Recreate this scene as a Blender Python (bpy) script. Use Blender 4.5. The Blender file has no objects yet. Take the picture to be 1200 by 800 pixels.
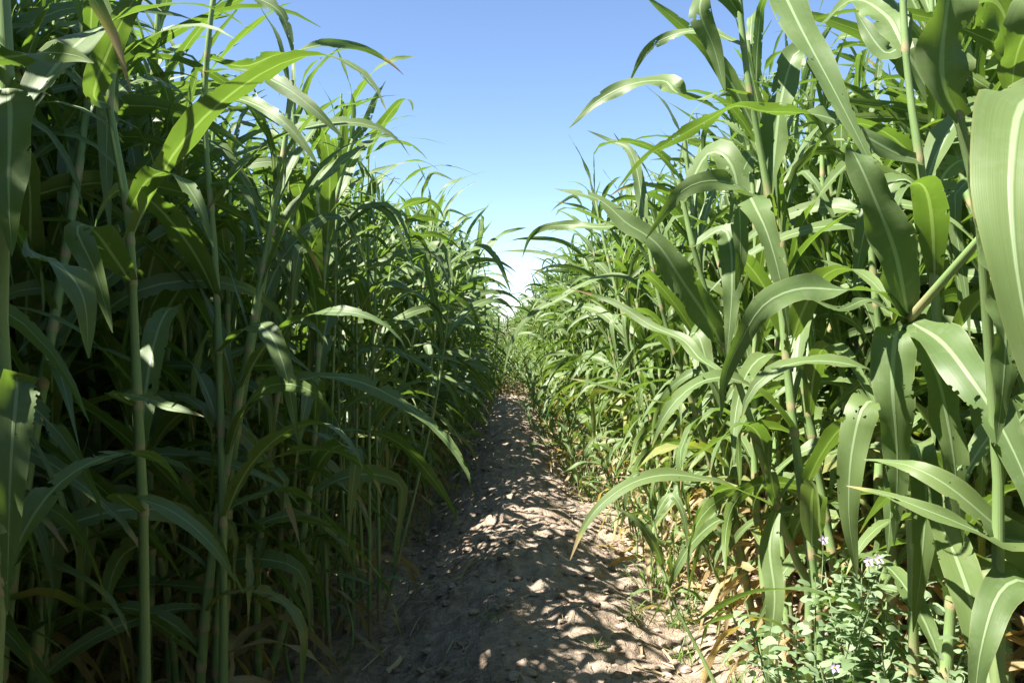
import bpy, math, random
import numpy as np
from mathutils import Euler, Vector
from mathutils.bvhtree import BVHTree

R = math.radians
scene = bpy.context.scene
COL = scene.collection
rng = np.random.default_rng(7)
random.seed(7)

# ------------------------------------------------------------------ camera
F = 1000.0                       # focal length in pixels of the 1200 px wide photograph
CAMZ = 1.0
cam_d = bpy.data.cameras.new('camera')
cam = bpy.data.objects.new('camera', cam_d); COL.objects.link(cam)
cam_d.sensor_width = 36; cam_d.lens = 36 * F / 1200
cam_d.clip_start = 0.02; cam_d.clip_end = 2000
cam.location = (0, 0, CAMZ)
cam.rotation_euler = Euler((R(90 - 0.86), 0, R(-0.573)), 'XYZ')
scene.camera = cam
CM = np.array(cam.rotation_euler.to_matrix())

def at(px, py, y):
    """world point seen at photo pixel (px, py) that lies y metres down the path"""
    d = CM @ np.array([(px - 600) / F, (400 - py) / F, -1.0])
    return np.array([0, 0, CAMZ]) + d * (y / d[1])

# ------------------------------------------------------------------ light
SUN_EL, SUN_AZ = 55.0, -116.0      # azimuth clockwise from +Y (down the path)
w = bpy.data.worlds.new('World'); scene.world = w; w.use_nodes = True
nt = w.node_tree; nt.nodes.clear()
sky = nt.nodes.new('ShaderNodeTexSky'); sky.sky_type = 'NISHITA'; sky.sun_disc = False
sky.sun_elevation = R(SUN_EL); sky.sun_rotation = R(SUN_AZ % 360)
sky.altitude = 900; sky.air_density = 0.8; sky.dust_density = 0.15; sky.ozone_density = 2.3
bg = nt.nodes.new('ShaderNodeBackground'); bg.inputs['Strength'].default_value = 0.072
out = nt.nodes.new('ShaderNodeOutputWorld')
nt.links.new(sky.outputs[0], bg.inputs[0]); nt.links.new(bg.outputs[0], out.inputs[0])
sd = bpy.data.lights.new('sun', 'SUN'); sd.energy = 5.0; sd.angle = R(0.53); sd.color = (1, .955, .88)
so = bpy.data.objects.new('sun', sd); COL.objects.link(so)
ce = math.cos(R(SUN_EL))
sdir = Vector((ce * math.sin(R(SUN_AZ)), ce * math.cos(R(SUN_AZ)), math.sin(R(SUN_EL))))
so.rotation_euler = sdir.to_track_quat('Z', 'Y').to_euler(); so.location = (-8, 0, 12)
scene.view_settings.view_transform = 'Standard'
scene.view_settings.look = 'None'
scene.view_settings.exposure = 1.92
scene.view_settings.gamma = 1.0
scene.render.engine = 'CYCLES'
c = scene.cycles
c.max_bounces = 6; c.diffuse_bounces = 2; c.glossy_bounces = 2; c.transmission_bounces = 4
c.transparent_max_bounces = 12
c.use_denoising = True
try: c.denoiser = 'OPENIMAGEDENOISE'
except Exception: pass

# ------------------------------------------------------------------ material helpers
class NB:
    def __init__(s, name):
        s.m = bpy.data.materials.new(name); s.m.use_nodes = True
        s.t = s.m.node_tree; s.t.nodes.clear()
    def n(s, typ, **kw):
        o = s.t.nodes.new(typ)
        for k, v in kw.items(): setattr(o, k, v)
        return o
    def l(s, a, b): s.t.links.new(a, b)
    def val(s, sock, v):
        if hasattr(v, 'is_linked') or isinstance(v, bpy.types.NodeSocket): s.l(v, sock)
        else: sock.default_value = v
    def math(s, op, a, b=0.0, c_=0.0, clamp=False):
        o = s.n('ShaderNodeMath', operation=op, use_clamp=clamp)
        s.val(o.inputs[0], a); s.val(o.inputs[1], b); s.val(o.inputs[2], c_)
        return o.outputs[0]
    def ramp(s, v, lo, hi, a=0.0, b=1.0):
        o = s.n('ShaderNodeMapRange', interpolation_type='SMOOTHSTEP')
        s.val(o.inputs[0], v); s.val(o.inputs[1], lo); s.val(o.inputs[2], hi); s.val(o.inputs[3], a); s.val(o.inputs[4], b)
        return o.outputs[0]
    def mix(s, f, a, b, blend='MIX'):
        o = s.n('ShaderNodeMix', data_type='RGBA', blend_type=blend)
        s.val(o.inputs[0], f)
        for k, v in ((6, a), (7, b)):
            if isinstance(v, bpy.types.NodeSocket): s.l(v, o.inputs[k])
            else: o.inputs[k].default_value = (*v, 1)
        return o.outputs[2]
    def noise(s, vec, scale, detail=3, rough=.55):
        o = s.n('ShaderNodeTexNoise'); s.l(vec, o.inputs['Vector'])
        o.inputs['Scale'].default_value = scale; o.inputs['Detail'].default_value = detail; o.inputs['Roughness'].default_value = rough
        return o.outputs[0]
    def xyz(s, x, y, z):
        o = s.n('ShaderNodeCombineXYZ'); s.val(o.inputs[0], x); s.val(o.inputs[1], y); s.val(o.inputs[2], z)
        return o.outputs[0]
    def attr(s, name):
        return s.n('ShaderNodeAttribute', attribute_name=name)
    def bump(s, h, strength, dist, normal=None):
        o = s.n('ShaderNodeBump'); s.l(h, o.inputs['Height'])
        o.inputs['Strength'].default_value = strength; o.inputs['Distance'].default_value = dist
        if normal is not None: s.l(normal, o.inputs['Normal'])
        return o.outputs[0]

def leaf_material(name, holes, dark, bright, trans_col, tmix=.36, rib=(.30, .40, .20), rough=.5):
    b = NB(name)
    sep = b.n('ShaderNodeSeparateXYZ'); b.l(b.attr('lc').outputs['Vector'], sep.inputs[0])
    u, s, r = sep.outputs
    dry = b.attr('dry').outputs['Fac']
    orand = b.n('ShaderNodeObjectInfo').outputs['Random']
    vec = b.xyz(b.math('MULTIPLY', u, .9), b.math('MULTIPLY', s, 9), b.math('ADD', b.math('MULTIPLY', r, 83.0), b.math('MULTIPLY', orand, 31.0)))
    streak = b.xyz(b.math('MULTIPLY', u, 26), b.math('MULTIPLY', s, 2.2), b.math('MULTIPLY', r, 57.0))
    n1 = b.noise(vec, .8, 3); n2 = b.noise(streak, 1.0, 2)
    f = b.math('ADD', b.math('MULTIPLY', r, .45), b.math('ADD', b.math('MULTIPLY', n1, .55), b.math('MULTIPLY', orand, .25)))
    f = b.math('SUBTRACT', f, .12, clamp=True)
    col = b.mix(f, dark, bright)
    col = b.mix(b.math('MULTIPLY', b.ramp(n2, .45, .75), .07), col, tuple(min(1, x * 1.5 + .01) for x in bright))
    n3 = b.noise(b.xyz(b.math('MULTIPLY', u, 60), b.math('MULTIPLY', s, 5), b.math('MULTIPLY', r, 57.0)), 1.0, 3, .6)
    col = b.mix(b.math('MULTIPLY', b.ramp(n3, .3, .7), .45), col, tuple(x * .62 for x in bright))
    blot = b.ramp(b.noise(vec, 2.6, 4, .6), .52, .68)
    col = b.mix(b.math('MULTIPLY', blot, .35), col, (.17, .21, .10))
    # pale midrib, strongest near the base
    ud = b.math('ABSOLUTE', b.math('SUBTRACT', u, .5))
    ribw = b.math('MULTIPLY_ADD', s, -.045, .058)
    ribf = b.ramp(b.math('SUBTRACT', ud, ribw), -.012, .022, 1, 0)
    col = b.mix(b.math('MULTIPLY', ribf, .85), col, rib)
    # margin slightly yellow
    col = b.mix(b.math('MULTIPLY', b.ramp(ud, .46, .5), .35), col, (.30, .27, .09))
    # rust specks
    sp = b.n('ShaderNodeTexVoronoi'); b.l(b.xyz(b.math('MULTIPLY_ADD', n1, 5, b.math('MULTIPLY', u, 6)), b.math('MULTIPLY', s, 45), b.math('MULTIPLY', r, 91)), sp.inputs['Vector']); sp.inputs['Scale'].default_value = 1
    spf = b.math('MULTIPLY', b.ramp(sp.outputs['Distance'], .08, .2, 1, 0), b.ramp(n1, .56, .66))
    col = b.mix(b.math('MULTIPLY', spf, .75), col, (.16, .07, .03))
    # dryness: green > yellow > straw > red brown edge
    dn = b.math('ADD', dry, b.math('MULTIPLY', b.math('SUBTRACT', n1, .5), .5), clamp=True)
    col = b.mix(b.ramp(dn, .12, .42), col, (.30, .27, .07))
    col = b.mix(b.ramp(dn, .4, .6), col, (.36, .26, .13))
    col = b.mix(b.math('MULTIPLY', b.ramp(n2, .5, .7), b.ramp(dn, .45, .7)), col, (.15, .085, .04))
    green = b.ramp(dn, .5, .25, 0, 1)
    # paler underside
    back = b.n('ShaderNodeNewGeometry').outputs['Backfacing']
    col_s = b.mix(b.math('MULTIPLY', back, .25), col, (.13, .17, .11))
    vein = b.math('SINE', b.math('ADD', b.math('MULTIPLY', u, 210.0), b.math('MULTIPLY', n2, 9.0)))
    hgt = b.math('ADD', b.math('MULTIPLY', vein, .018), b.math('ADD', b.math('MULTIPLY', n2, .22), b.math('MULTIPLY', ribf, -1.1)))
    nor = b.bump(hgt, .3, .0018)
    p = b.n('ShaderNodeBsdfPrincipled')
    b.l(col_s, p.inputs['Base Color']); b.l(nor, p.inputs['Normal'])
    b.l(b.math('ADD', b.math('MULTIPLY', n2, .18), rough - .09), p.inputs['Roughness'])
    p.inputs['Specular IOR Level'].default_value = .38
    tr = b.n('ShaderNodeBsdfTranslucent'); b.l(nor, tr.inputs['Normal'])
    tc = b.mix(1.0, col, (2.2, 2.2, 1.0), 'MULTIPLY')
    tc = b.mix(b.math('MULTIPLY', green, .6), tc, trans_col)
    b.l(tc, tr.inputs['Color'])
    mx = b.n('ShaderNodeMixShader'); mx.inputs[0].default_value = tmix
    b.l(p.outputs[0], mx.inputs[1]); b.l(tr.outputs[0], mx.inputs[2])
    sh = mx.outputs[0]
    if holes:
        hv = b.xyz(b.math('MULTIPLY', u, 3.2), b.math('MULTIPLY', s, 30), b.math('MULTIPLY', r, 77))
        hn = b.noise(hv, .55, 3, .6)
        gate = b.ramp(b.noise(vec, .35, 1), .5, .62)
        edge = b.ramp(ud, .28, .5, 0, .10)            # chewed margins
        hole = b.math('GREATER_THAN', b.math('ADD', b.math('ADD', hn, edge), b.math('MULTIPLY', gate, .13)), .735)
        hole = b.math('MULTIPLY', hole, b.math('GREATER_THAN', ud, .06))
        tp = b.n('ShaderNodeBsdfTransparent')
        m2 = b.n('ShaderNodeMixShader'); b.l(hole, m2.inputs[0]); b.l(sh, m2.inputs[1]); b.l(tp.outputs[0], m2.inputs[2])
        sh = m2.outputs[0]
    o = b.n('ShaderNodeOutputMaterial'); b.l(sh, o.inputs[0])
    return b.m

def stalk_material():
    b = NB('sorghum_stalk')
    sep = b.n('ShaderNodeSeparateXYZ'); b.l(b.attr('lc').outputs['Vector'], sep.inputs[0])
    u, s, r = sep.outputs
    dry = b.attr('dry').outputs['Fac']
    tc = b.n('ShaderNodeTexCoord').outputs['Object']
    streak = b.xyz(b.math('MULTIPLY', u, 30), b.math('MULTIPLY', s, 6), b.math('MULTIPLY', r, 40))
    n2 = b.noise(streak, 1, 2); n1 = b.noise(tc, 9, 3)
    col = b.mix(n1, (.11, .20, .04), (.22, .31, .11))
    col = b.mix(b.math('MULTIPLY', n2, .4), col, (.28, .36, .20))
    dn = b.math('ADD', dry, b.math('MULTIPLY', b.math('SUBTRACT', n1, .5), .6), clamp=True)
    col = b.mix(b.ramp(dn, .35, .7), col, (.34, .27, .15))
    p = b.n('ShaderNodeBsdfPrincipled'); b.l(col, p.inputs['Base Color']); p.inputs['Roughness'].default_value = .45
    p.inputs['Specular IOR Level'].default_value = .4
    b.l(b.bump(n2, .4, .002), p.inputs['Normal'])
    o = b.n('ShaderNodeOutputMaterial'); b.l(p.outputs[0], o.inputs[0])
    return b.m

def plain(name, cols, scale, rough=.8, bumps=0., trans=None):
    b = NB(name)
    tc = b.n('ShaderNodeTexCoord').outputs['Object']
    r = b.attr('lc'); sep = b.n('ShaderNodeSeparateXYZ'); b.l(r.outputs['Vector'], sep.inputs[0])
    n = b.noise(tc, scale, 4)
    col = b.mix(b.ramp(b.math('ADD', b.math('MULTIPLY', n, .6), b.math('MULTIPLY', sep.outputs[2], .5)), .25, .85), cols[0], cols[1])
    p = b.n('ShaderNodeBsdfPrincipled'); b.l(col, p.inputs['Base Color']); p.inputs['Roughness'].default_value = rough
    if bumps: b.l(b.bump(n, bumps, .004), p.inputs['Normal'])
    sh = p.outputs[0]
    if trans:
        t = b.n('ShaderNodeBsdfTranslucent'); t.inputs[0].default_value = (*trans, 1)
        m = b.n('ShaderNodeMixShader'); m.inputs[0].default_value = .35
        b.l(sh, m.inputs[1]); b.l(t.outputs[0], m.inputs[2]); sh = m.outputs[0]
    o = b.n('ShaderNodeOutputMaterial'); b.l(sh, o.inputs[0])
    return b.m

def soil_material():
    b = NB('dry_soil')
    tc = b.n('ShaderNodeTexCoord').outputs['Object']
    n0 = b.noise(tc, 2.3, 4); n1 = b.noise(tc, 26, 5, .62); n2 = b.noise(tc, 150, 4, .65)
    col = b.mix(b.ramp(n1, .3, .7), (.20, .15, .105), (.40, .312, .232))
    col = b.mix(b.math('MULTIPLY', b.ramp(n0, .4, .65), .45), col, (.41, .335, .27))
    col = b.mix(b.math('MULTIPLY', b.ramp(n2, .52, .7), .4), col, (.12, .09, .065))
    v = b.n('ShaderNodeTexVoronoi', feature='DISTANCE_TO_EDGE'); b.l(tc, v.inputs['Vector']); v.inputs['Scale'].default_value = 21
    crack = b.ramp(v.outputs[0], .0, .07)
    p = b.n('ShaderNodeBsdfPrincipled'); b.l(col, p.inputs['Base Color']); p.inputs['Roughness'].default_value = .95
    p.inputs['Specular IOR Level'].default_value = .15
    h = b.math('ADD', b.math('ADD', b.math('MULTIPLY', n1, .9), b.math('MULTIPLY', n2, .35)), b.math('MULTIPLY', crack, .12))
    b.l(b.bump(h, .9, .022), p.inputs['Normal'])
    o = b.n('ShaderNodeOutputMaterial'); b.l(p.outputs[0], o.inputs[0])
    return b.m

M_LEAF = leaf_material('sorghum_leaf', True, (.055, .110, .019), (.142, .205, .045), (.17, .33, .03), .28)
M_FAR = leaf_material('sorghum_leaf_plain', False, (.057, .113, .019), (.148, .210, .046), (.17, .33, .03), .28)
M_STALK = stalk_material()
M_SOIL = soil_material()
M_STRAW = plain('straw', ((.20, .14, .075), (.46, .37, .22)), 20, .7)
M_CLOD = plain('clod', ((.19, .14, .10), (.37, .29, .225)), 25, .95, .8)
M_WEED = plain('weed_leaf', ((.14, .21, .095), (.24, .31, .17)), 30, .6, 0, (.16, .30, .07))
M_WSTEM = plain('weed_stem', ((.12, .18, .07), (.22, .27, .13)), 20, .6)
M_PETAL = plain('lilac_petal', ((.42, .33, .55), (.60, .52, .70)), 60, .6, 0, (.5, .4, .65))
M_ANTHER = plain('yellow_anther', ((.62, .42, .04), (.7, .5, .08)), 60, .6)
M_GRASS = plain('grass_blade', ((.07, .15, .025), (.16, .25, .05)), 15, .5, 0, (.2, .38, .04))

# ------------------------------------------------------------------ mesh helpers
class Piece:
    __slots__ = ('name', 'v', 'q', 'lc', 'dry', 'm')
    def __init__(s, name, v, q, lc, dry, m):
        s.name, s.v, s.q, s.lc, s.dry, s.m = name, v.astype(np.float32), q.astype(np.int32), lc.astype(np.float32), dry.astype(np.float32), m

def join(pieces, name):
    off = 0; V = []; Q = []; L = []; D = []; MI = []
    for p in pieces:
        V.append(p.v); Q.append(p.q + off); L.append(p.lc); D.append(p.dry); off += len(p.v)
        MI.append(np.full(len(p.q), p.m, np.int32))
    pc = Piece(name, np.vstack(V), np.vstack(Q), np.vstack(L), np.concatenate(D), 0)
    return pc, np.concatenate(MI)

def mesh_from(name, v, q, lc=None, dry=None, mats=(), mi=None, smooth=True):
    me = bpy.data.meshes.new(name)
    n, k = q.shape
    me.vertices.add(len(v)); me.vertices.foreach_set('co', np.ascontiguousarray(v, np.float32).ravel())
    me.loops.add(n * k); me.loops.foreach_set('vertex_index', np.ascontiguousarray(q, np.int32).ravel())
    me.polygons.add(n)
    me.polygons.foreach_set('loop_start', np.arange(0, n * k, k, dtype=np.int32))
    me.polygons.foreach_set('loop_total', np.full(n, k, np.int32))
    for m in mats: me.materials.append(m)
    if mi is not None: me.polygons.foreach_set('material_index', np.ascontiguousarray(mi, np.int32))
    me.polygons.foreach_set('use_smooth', np.full(n, smooth, bool))
    if lc is not None:
        a = me.attributes.new('lc', 'FLOAT_VECTOR', 'POINT'); a.data.foreach_set('vector', np.ascontiguousarray(lc, np.float32).ravel())
    if dry is not None:
        a = me.attributes.new('dry', 'FLOAT', 'POINT'); a.data.foreach_set('value', np.ascontiguousarray(dry, np.float32))
    me.update(calc_edges=True); me.validate()
    return me

def link(name, me, parent=None):
    o = bpy.data.objects.new(name, me); COL.objects.link(o)
    if parent: o.parent = parent
    return o

def tag(o, label, cat, group=None, kind=None):
    if label: o['label'] = label
    if cat: o['category'] = cat
    if group: o['group'] = group
    if kind: o['kind'] = kind
    return o

def unit(a): return a / (np.linalg.norm(a, axis=-1, keepdims=True) + 1e-9)
def sm(t): t = np.clip(t, 0, 1); return t * t * (3 - 2 * t)

def grid_quads(n, m):
    i = np.arange(n - 1)[:, None] * m + np.arange(m - 1)[None]
    i = i.ravel()
    return np.stack([i, i + 1, i + m + 1, i + m], 1)

def blade(name, P, N, width, nc, g, dry0=0., tipdry=0., vfold=.5, wave=.16, prof='leaf', sheath=True):
    """a leaf blade swept along the points P; N is the upper side, nc the number of strips across"""
    n = len(P)
    T = unit(np.gradient(P, axis=0))
    W = unit(np.cross(N, T)); N = np.cross(T, W)
    s = np.linspace(0, 1, n)
    if prof == 'leaf':
        wd = width * (.42 + .58 * sm(s / .28)) * np.clip(1 - s ** 2.0, 0, 1) ** .85
    else:
        wd = width * np.sin(np.pi * np.clip(.08 + .92 * s, 0, 1)) ** .8
    wd = np.maximum(wd, .0012)
    q = np.linspace(-1, 1, nc + 1)
    va = vfold * (.28 + .72 * np.exp(-s * 7))
    k1 = g.uniform(16, 26); k2 = g.uniform(16, 26); f1, f2 = g.uniform(0, 6.3, 2)
    amp = wave * wd * sm(s * 3) * (1 - .5 * s)
    V = np.zeros((n, nc + 1, 3))
    for j, qq in enumerate(q):
        a = abs(qq)
        wv = amp * a * a * np.sin((k1 if qq < 0 else k2) * s + (f1 if qq < 0 else f2))
        V[:, j] = P + W * (qq * wd / 2 * np.cos(va))[:, None] + N * (a * wd / 2 * np.sin(va) + wv)[:, None]
    rv = g.random()
    lc = np.zeros((n, nc + 1, 3)); lc[..., 0] = (q / 2 + .5)[None]; lc[..., 1] = s[:, None]; lc[..., 2] = rv
    d = np.repeat((dry0 + tipdry * sm((s - (1 - .05 - .1 * tipdry)) / .10))[:, None], nc + 1, 1)
    return Piece(name, V.reshape(-1, 3), grid_quads(n, nc + 1), lc.reshape(-1, 3), d.ravel(), 0)

def arc_leaf(name, base, az, th0, th1, L, width, nseg, nc, g, p=1.4, dry0=0., tipdry=0., drift=0., roll=0., kink=None, wave=.16):
    s = np.linspace(0, 1, nseg + 1)
    th = th0 + (th1 - th0) * s ** p
    if kink is not None: th = th + R(75) * sm((s - kink) / .08) 
    th = np.minimum(th, R(176))
    th = th + R(9) * np.sin(g.uniform(6, 13) * s + g.uniform(0, 6.3)) * s
    ph = az + drift * s ** 2
    T = np.stack([np.sin(th) * np.cos(ph), np.sin(th) * np.sin(ph), np.cos(th)], 1)
    P = base + np.vstack([np.zeros(3), np.cumsum((T[1:] + T[:-1]) / 2, 0) * (L / nseg)])
    W0 = np.stack([-np.sin(ph), np.cos(ph), 0 * ph], 1)
    N0 = np.cross(T, W0)
    rr = roll * s + .45 * s * np.sin(g.uniform(5, 12) * s + g.uniform(0, 6.3))
    N = N0 * np.cos(rr)[:, None] + W0 * np.sin(rr)[:, None]
    return blade(name, P, N, width, nc, g, dry0, tipdry, g.uniform(.45, .8), wave)

def tube(name, P, rad, ns, g, dry, m=1):
    n = len(P)
    T = unit(np.gradient(P, axis=0))
    X = unit(np.cross(T, np.array([0.3, 1, 0.05]))); Y = np.cross(T, X)
    a = np.linspace(0, 2 * np.pi, ns, endpoint=False)
    V = P[:, None] + (X[:, None] * np.cos(a)[None, :, None] + Y[:, None] * np.sin(a)[None, :, None]) * np.asarray(rad)[:, None, None]
    i = np.arange(n - 1)[:, None] * ns; j = np.arange(ns)[None]; j2 = (j + 1) % ns
    Q = np.stack([i + j, i + j2, i + ns + j2, i + ns + j], -1).reshape(-1, 4)
    lc = np.zeros((n, ns, 3)); lc[..., 0] = (np.abs(a - np.pi) / np.pi)[None]; lc[..., 1] = np.linspace(0, 1, n)[:, None] * n / 6; lc[..., 2] = g.random()
    return Piece(name, V.reshape(-1, 3), Q, lc.reshape(-1, 3), np.repeat(dry, ns), m)

def spline(pts, n):
    """Catmull-Rom through pts, n samples equally spaced in length"""
    pts = np.asarray(pts, float)
    if len(pts) == 2: pts = np.array([pts[0], (pts[0] + pts[1]) / 2, pts[1]])
    e = np.vstack([2 * pts[0] - pts[1], pts, 2 * pts[-1] - pts[-2]])
    outp = []
    for i in range(1, len(e) - 2):
        for t in np.linspace(0, 1, 16, endpoint=False):
            a, b, c_, d = e[i - 1], e[i], e[i + 1], e[i + 2]
            outp.append(.5 * ((2 * b) + (c_ - a) * t + (2 * a - 5 * b + 4 * c_ - d) * t * t + (3 * b - a - 3 * c_ + d) * t ** 3))
    outp.append(pts[-1]); outp = np.array(outp)
    L = np.concatenate([[0], np.cumsum(np.linalg.norm(np.diff(outp, axis=0), axis=1))])
    x = np.linspace(0, L[-1], n)
    return np.stack([np.interp(x, L, outp[:, k]) for k in range(3)], 1)

def stalk_piece(axis, r0, nodes, ns, g, dbl=True):
    """axis: function t -> point; nodes: parameters of the leaf nodes"""
    ts = {0., 1.}; 
    for t in nodes:
        ts |= {t - .004, t, t + .004} if dbl else {t, t + .006}
    for a, b in zip(nodes[:-1], nodes[1:]): ts.add((a + b) / 2)
    ts = np.array(sorted(x for x in ts if 0 <= x <= 1))
    rad = r0 * (1 - .55 * ts)
    nd = np.array(nodes)
    d = ts - nd[np.clip(np.searchsorted(nd, ts + 1e-6) - 1, 0, None)]
    rad = rad * (1 + .22 * np.exp(-np.abs(d) / .03) * (d >= -1e-6))       # sheath swells above its node
    P = np.array([axis(t) for t in ts])
    dry = np.clip(.85 - ts * 7.0, 0, 1)
    dry = np.maximum(dry, .62 * (np.abs(d) < .0045) * (ts < .9))
    return tube('stalk', P, rad, ns, g, dry)

def make_plant(seed, hi=True, k=1.0, H=1.95, nl=11, narrow=1.0):
    """one sorghum plant at the origin, as a list of pieces: stalk, leaves, dry basal leaves"""
    g = np.random.default_rng(seed)
    nseg, nc, ns = (15, 4, 9) if hi else (7, 2, 4)
    Hs = H * .80
    bend = g.normal(0, .05, 2); cv = g.normal(0, .03, 2)
    def axis(t):
        return np.array([bend[0] * t ** 2 + cv[0] * math.sin(t * 5), bend[1] * t ** 2 + cv[1] * math.sin(t * 4 + 1), Hs * t])
    nodes = list(np.clip(np.linspace(.07, .96, nl) + g.normal(0, .012, nl), .03, .99)); nodes.sort()
    r0 = .0105 * g.uniform(.85, 1.15) * k
    pcs = [stalk_piece(axis, r0, nodes, ns, g, hi)]
    az0 = g.uniform(0, 6.28)
    for i, t in enumerate(nodes):
        f = i / (nl - 1)
        az = az0 + math.pi * (i % 2) + g.normal(0, .55)
        base = axis(t + .015 if t < .97 else t)
        if f < .17:                                    # withered basal leaf
            L = g.uniform(.22, .42)
            pcs.append(arc_leaf('dry_leaf', base, az, R(35), R(165), L, g.uniform(.02, .035), nseg, nc, g, .6, g.uniform(.5, .9), .2, g.normal(0, .6), g.normal(0, 1.5), None, .3))
            continue
        L = (.40 + .27 * math.sin(math.pi * min(1, f * 1.02)) ** .8) * g.uniform(.75, 1.18) * k
        wd = (.040 + .036 * math.sin(math.pi * min(1, .15 + .8 * f))) * g.uniform(.82, 1.15) * narrow * .82
        if f > .9: th0, th1 = R(g.uniform(3, 12)), R(g.uniform(35, 130)); L *= .8; wd *= .75
        elif f > .72: th0, th1 = R(g.uniform(10, 22)), R(g.uniform(70, 150))
        else: th0, th1 = R(g.uniform(12, 33)), R(g.uniform(95, 172))
        pw = g.uniform(1.1, 1.9)
        if f < .48: th0, th1, pw = R(g.uniform(18, 40)), R(g.uniform(138, 175)), g.uniform(.55, 1.1); L *= .85
        kink = g.uniform(.45, .8) if (g.random() < .3) else None
        yellow = g.uniform(.1, .3) if (f < .3 and g.random() < .4) else 0.
        pcs.append(arc_leaf('leaf', base, az, th0, th1, L, wd, nseg, nc, g, pw, yellow,
                            g.uniform(.4, .9) if g.random() < .2 else .12, g.normal(0, .6), g.normal(0, 1.25), kink, g.uniform(.1, .3)))
    return pcs

NARCH = 14
ARCH = []
for k in range(NARCH):
    kw = dict(H=1.85 + .22 * ((k * 5) % 7) / 6, nl=16 + k % 3, narrow=.68 + .36 * ((k * 3) % 5) / 4)
    hi = make_plant(100 + k, True, 1, **kw); lo, mi = join(make_plant(100 + k, False, 1, **kw), 'lo')
    ARCH.append((hi, lo, mi))

for k in range(5):                    # short shoots
    kw = dict(H=.5 + .08 * k, nl=7, narrow=.6)
    hi = make_plant(200 + k, True, .5, **kw); lo, mi = join(make_plant(200 + k, False, .5, **kw), 'lo')
    ARCH.append((hi, lo, mi))

# ------------------------------------------------------------------ ground
def vnoise(x, y, seed):
    xi = np.floor(x).astype(np.int64); yi = np.floor(y).astype(np.int64)
    fx = x - xi; fy = y - yi; fx = fx * fx * (3 - 2 * fx); fy = fy * fy * (3 - 2 * fy)
    def h(a, b):
        n = (a * 374761393 + b * 668265263 + seed * 1442695041) & 0x7fffffff
        n = ((n ^ (n >> 13)) * 1274126177) & 0x7fffffff
        n = n ^ (n >> 16)
        return (n & 0xffff) / 65535.0
    return (h(xi, yi) * (1 - fx) + h(xi + 1, yi) * fx) * (1 - fy) + (h(xi, yi + 1) * (1 - fx) + h(xi + 1, yi + 1) * fx) * fy

def ground_z(x, y, fine=True):
    x = np.asarray(x, float); y = np.asarray(y, float)
    xc = x - .06 - .03 * np.sin(y * .7)
    z = -.21 * sm((-xc - .04) / .55) - .13 * sm((xc - .12) / .48) + .05 * sm((x - .85) / .3) * (x < 3)
    z = z + .05 * (vnoise(x * 2.2, y * 1.6, 1) - .5) + .048 * (vnoise(x * 6.5, y * 5.5, 2) - .5)
    if fine:
        c1 = vnoise(x * 15, y * 14, 3); c2 = vnoise(x * 34 + 7, y * 33, 4)
        z = z + .05 * np.maximum(c1 - .5, 0) + .030 * np.maximum(c2 - .45, 0) + .006 * (vnoise(x * 80, y * 80, 5) - .5)
    return z

def axis_lines(segs):
    o = []
    for a, b, st in segs: o.append(np.arange(a, b, st))
    return np.concatenate(o + [[segs[-1][1]]])
gx = axis_lines([(-400, -40, 60), (-40, -4, 4), (-4, -1.3, .15), (-1.3, 1.3, .013), (1.3, 4, .15), (4, 40, 4), (40, 400, 60)])
gy = axis_lines([(-60, -4, 8), (-4, 1.2, .3), (1.2, 4.5, .013), (4.5, 8, .022), (8, 16, .06), (16, 40, .3), (40, 90, 5), (90, 900, 90)])
X, Y = np.meshgrid(gx, gy)
Z = ground_z(X, Y)
gm = mesh_from('ground', np.stack([X, Y, Z], -1).reshape(-1, 3), grid_quads(len(gy), len(gx)), mats=[M_SOIL])
tag(link('ground', gm), 'dry brown soil ridge of a path between two crop rows', 'ground', kind='structure')

# ------------------------------------------------------------------ hero plants, laid out where the photo shows them
CAMN = {'c': (-.25, -1, .35), 'u': (-.35, -.55, .8), 'l': (-.9, -.45, .3), 'd': (.2, -.95, -.25), 'r': (.55, -.8, .1), 'b': (-.1, .6, .8), 't': (-.2, -.15, 1), 'k': (.7, -.6, -.35)}
gh = np.random.default_rng(55)
HERO_TRI = []

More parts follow.
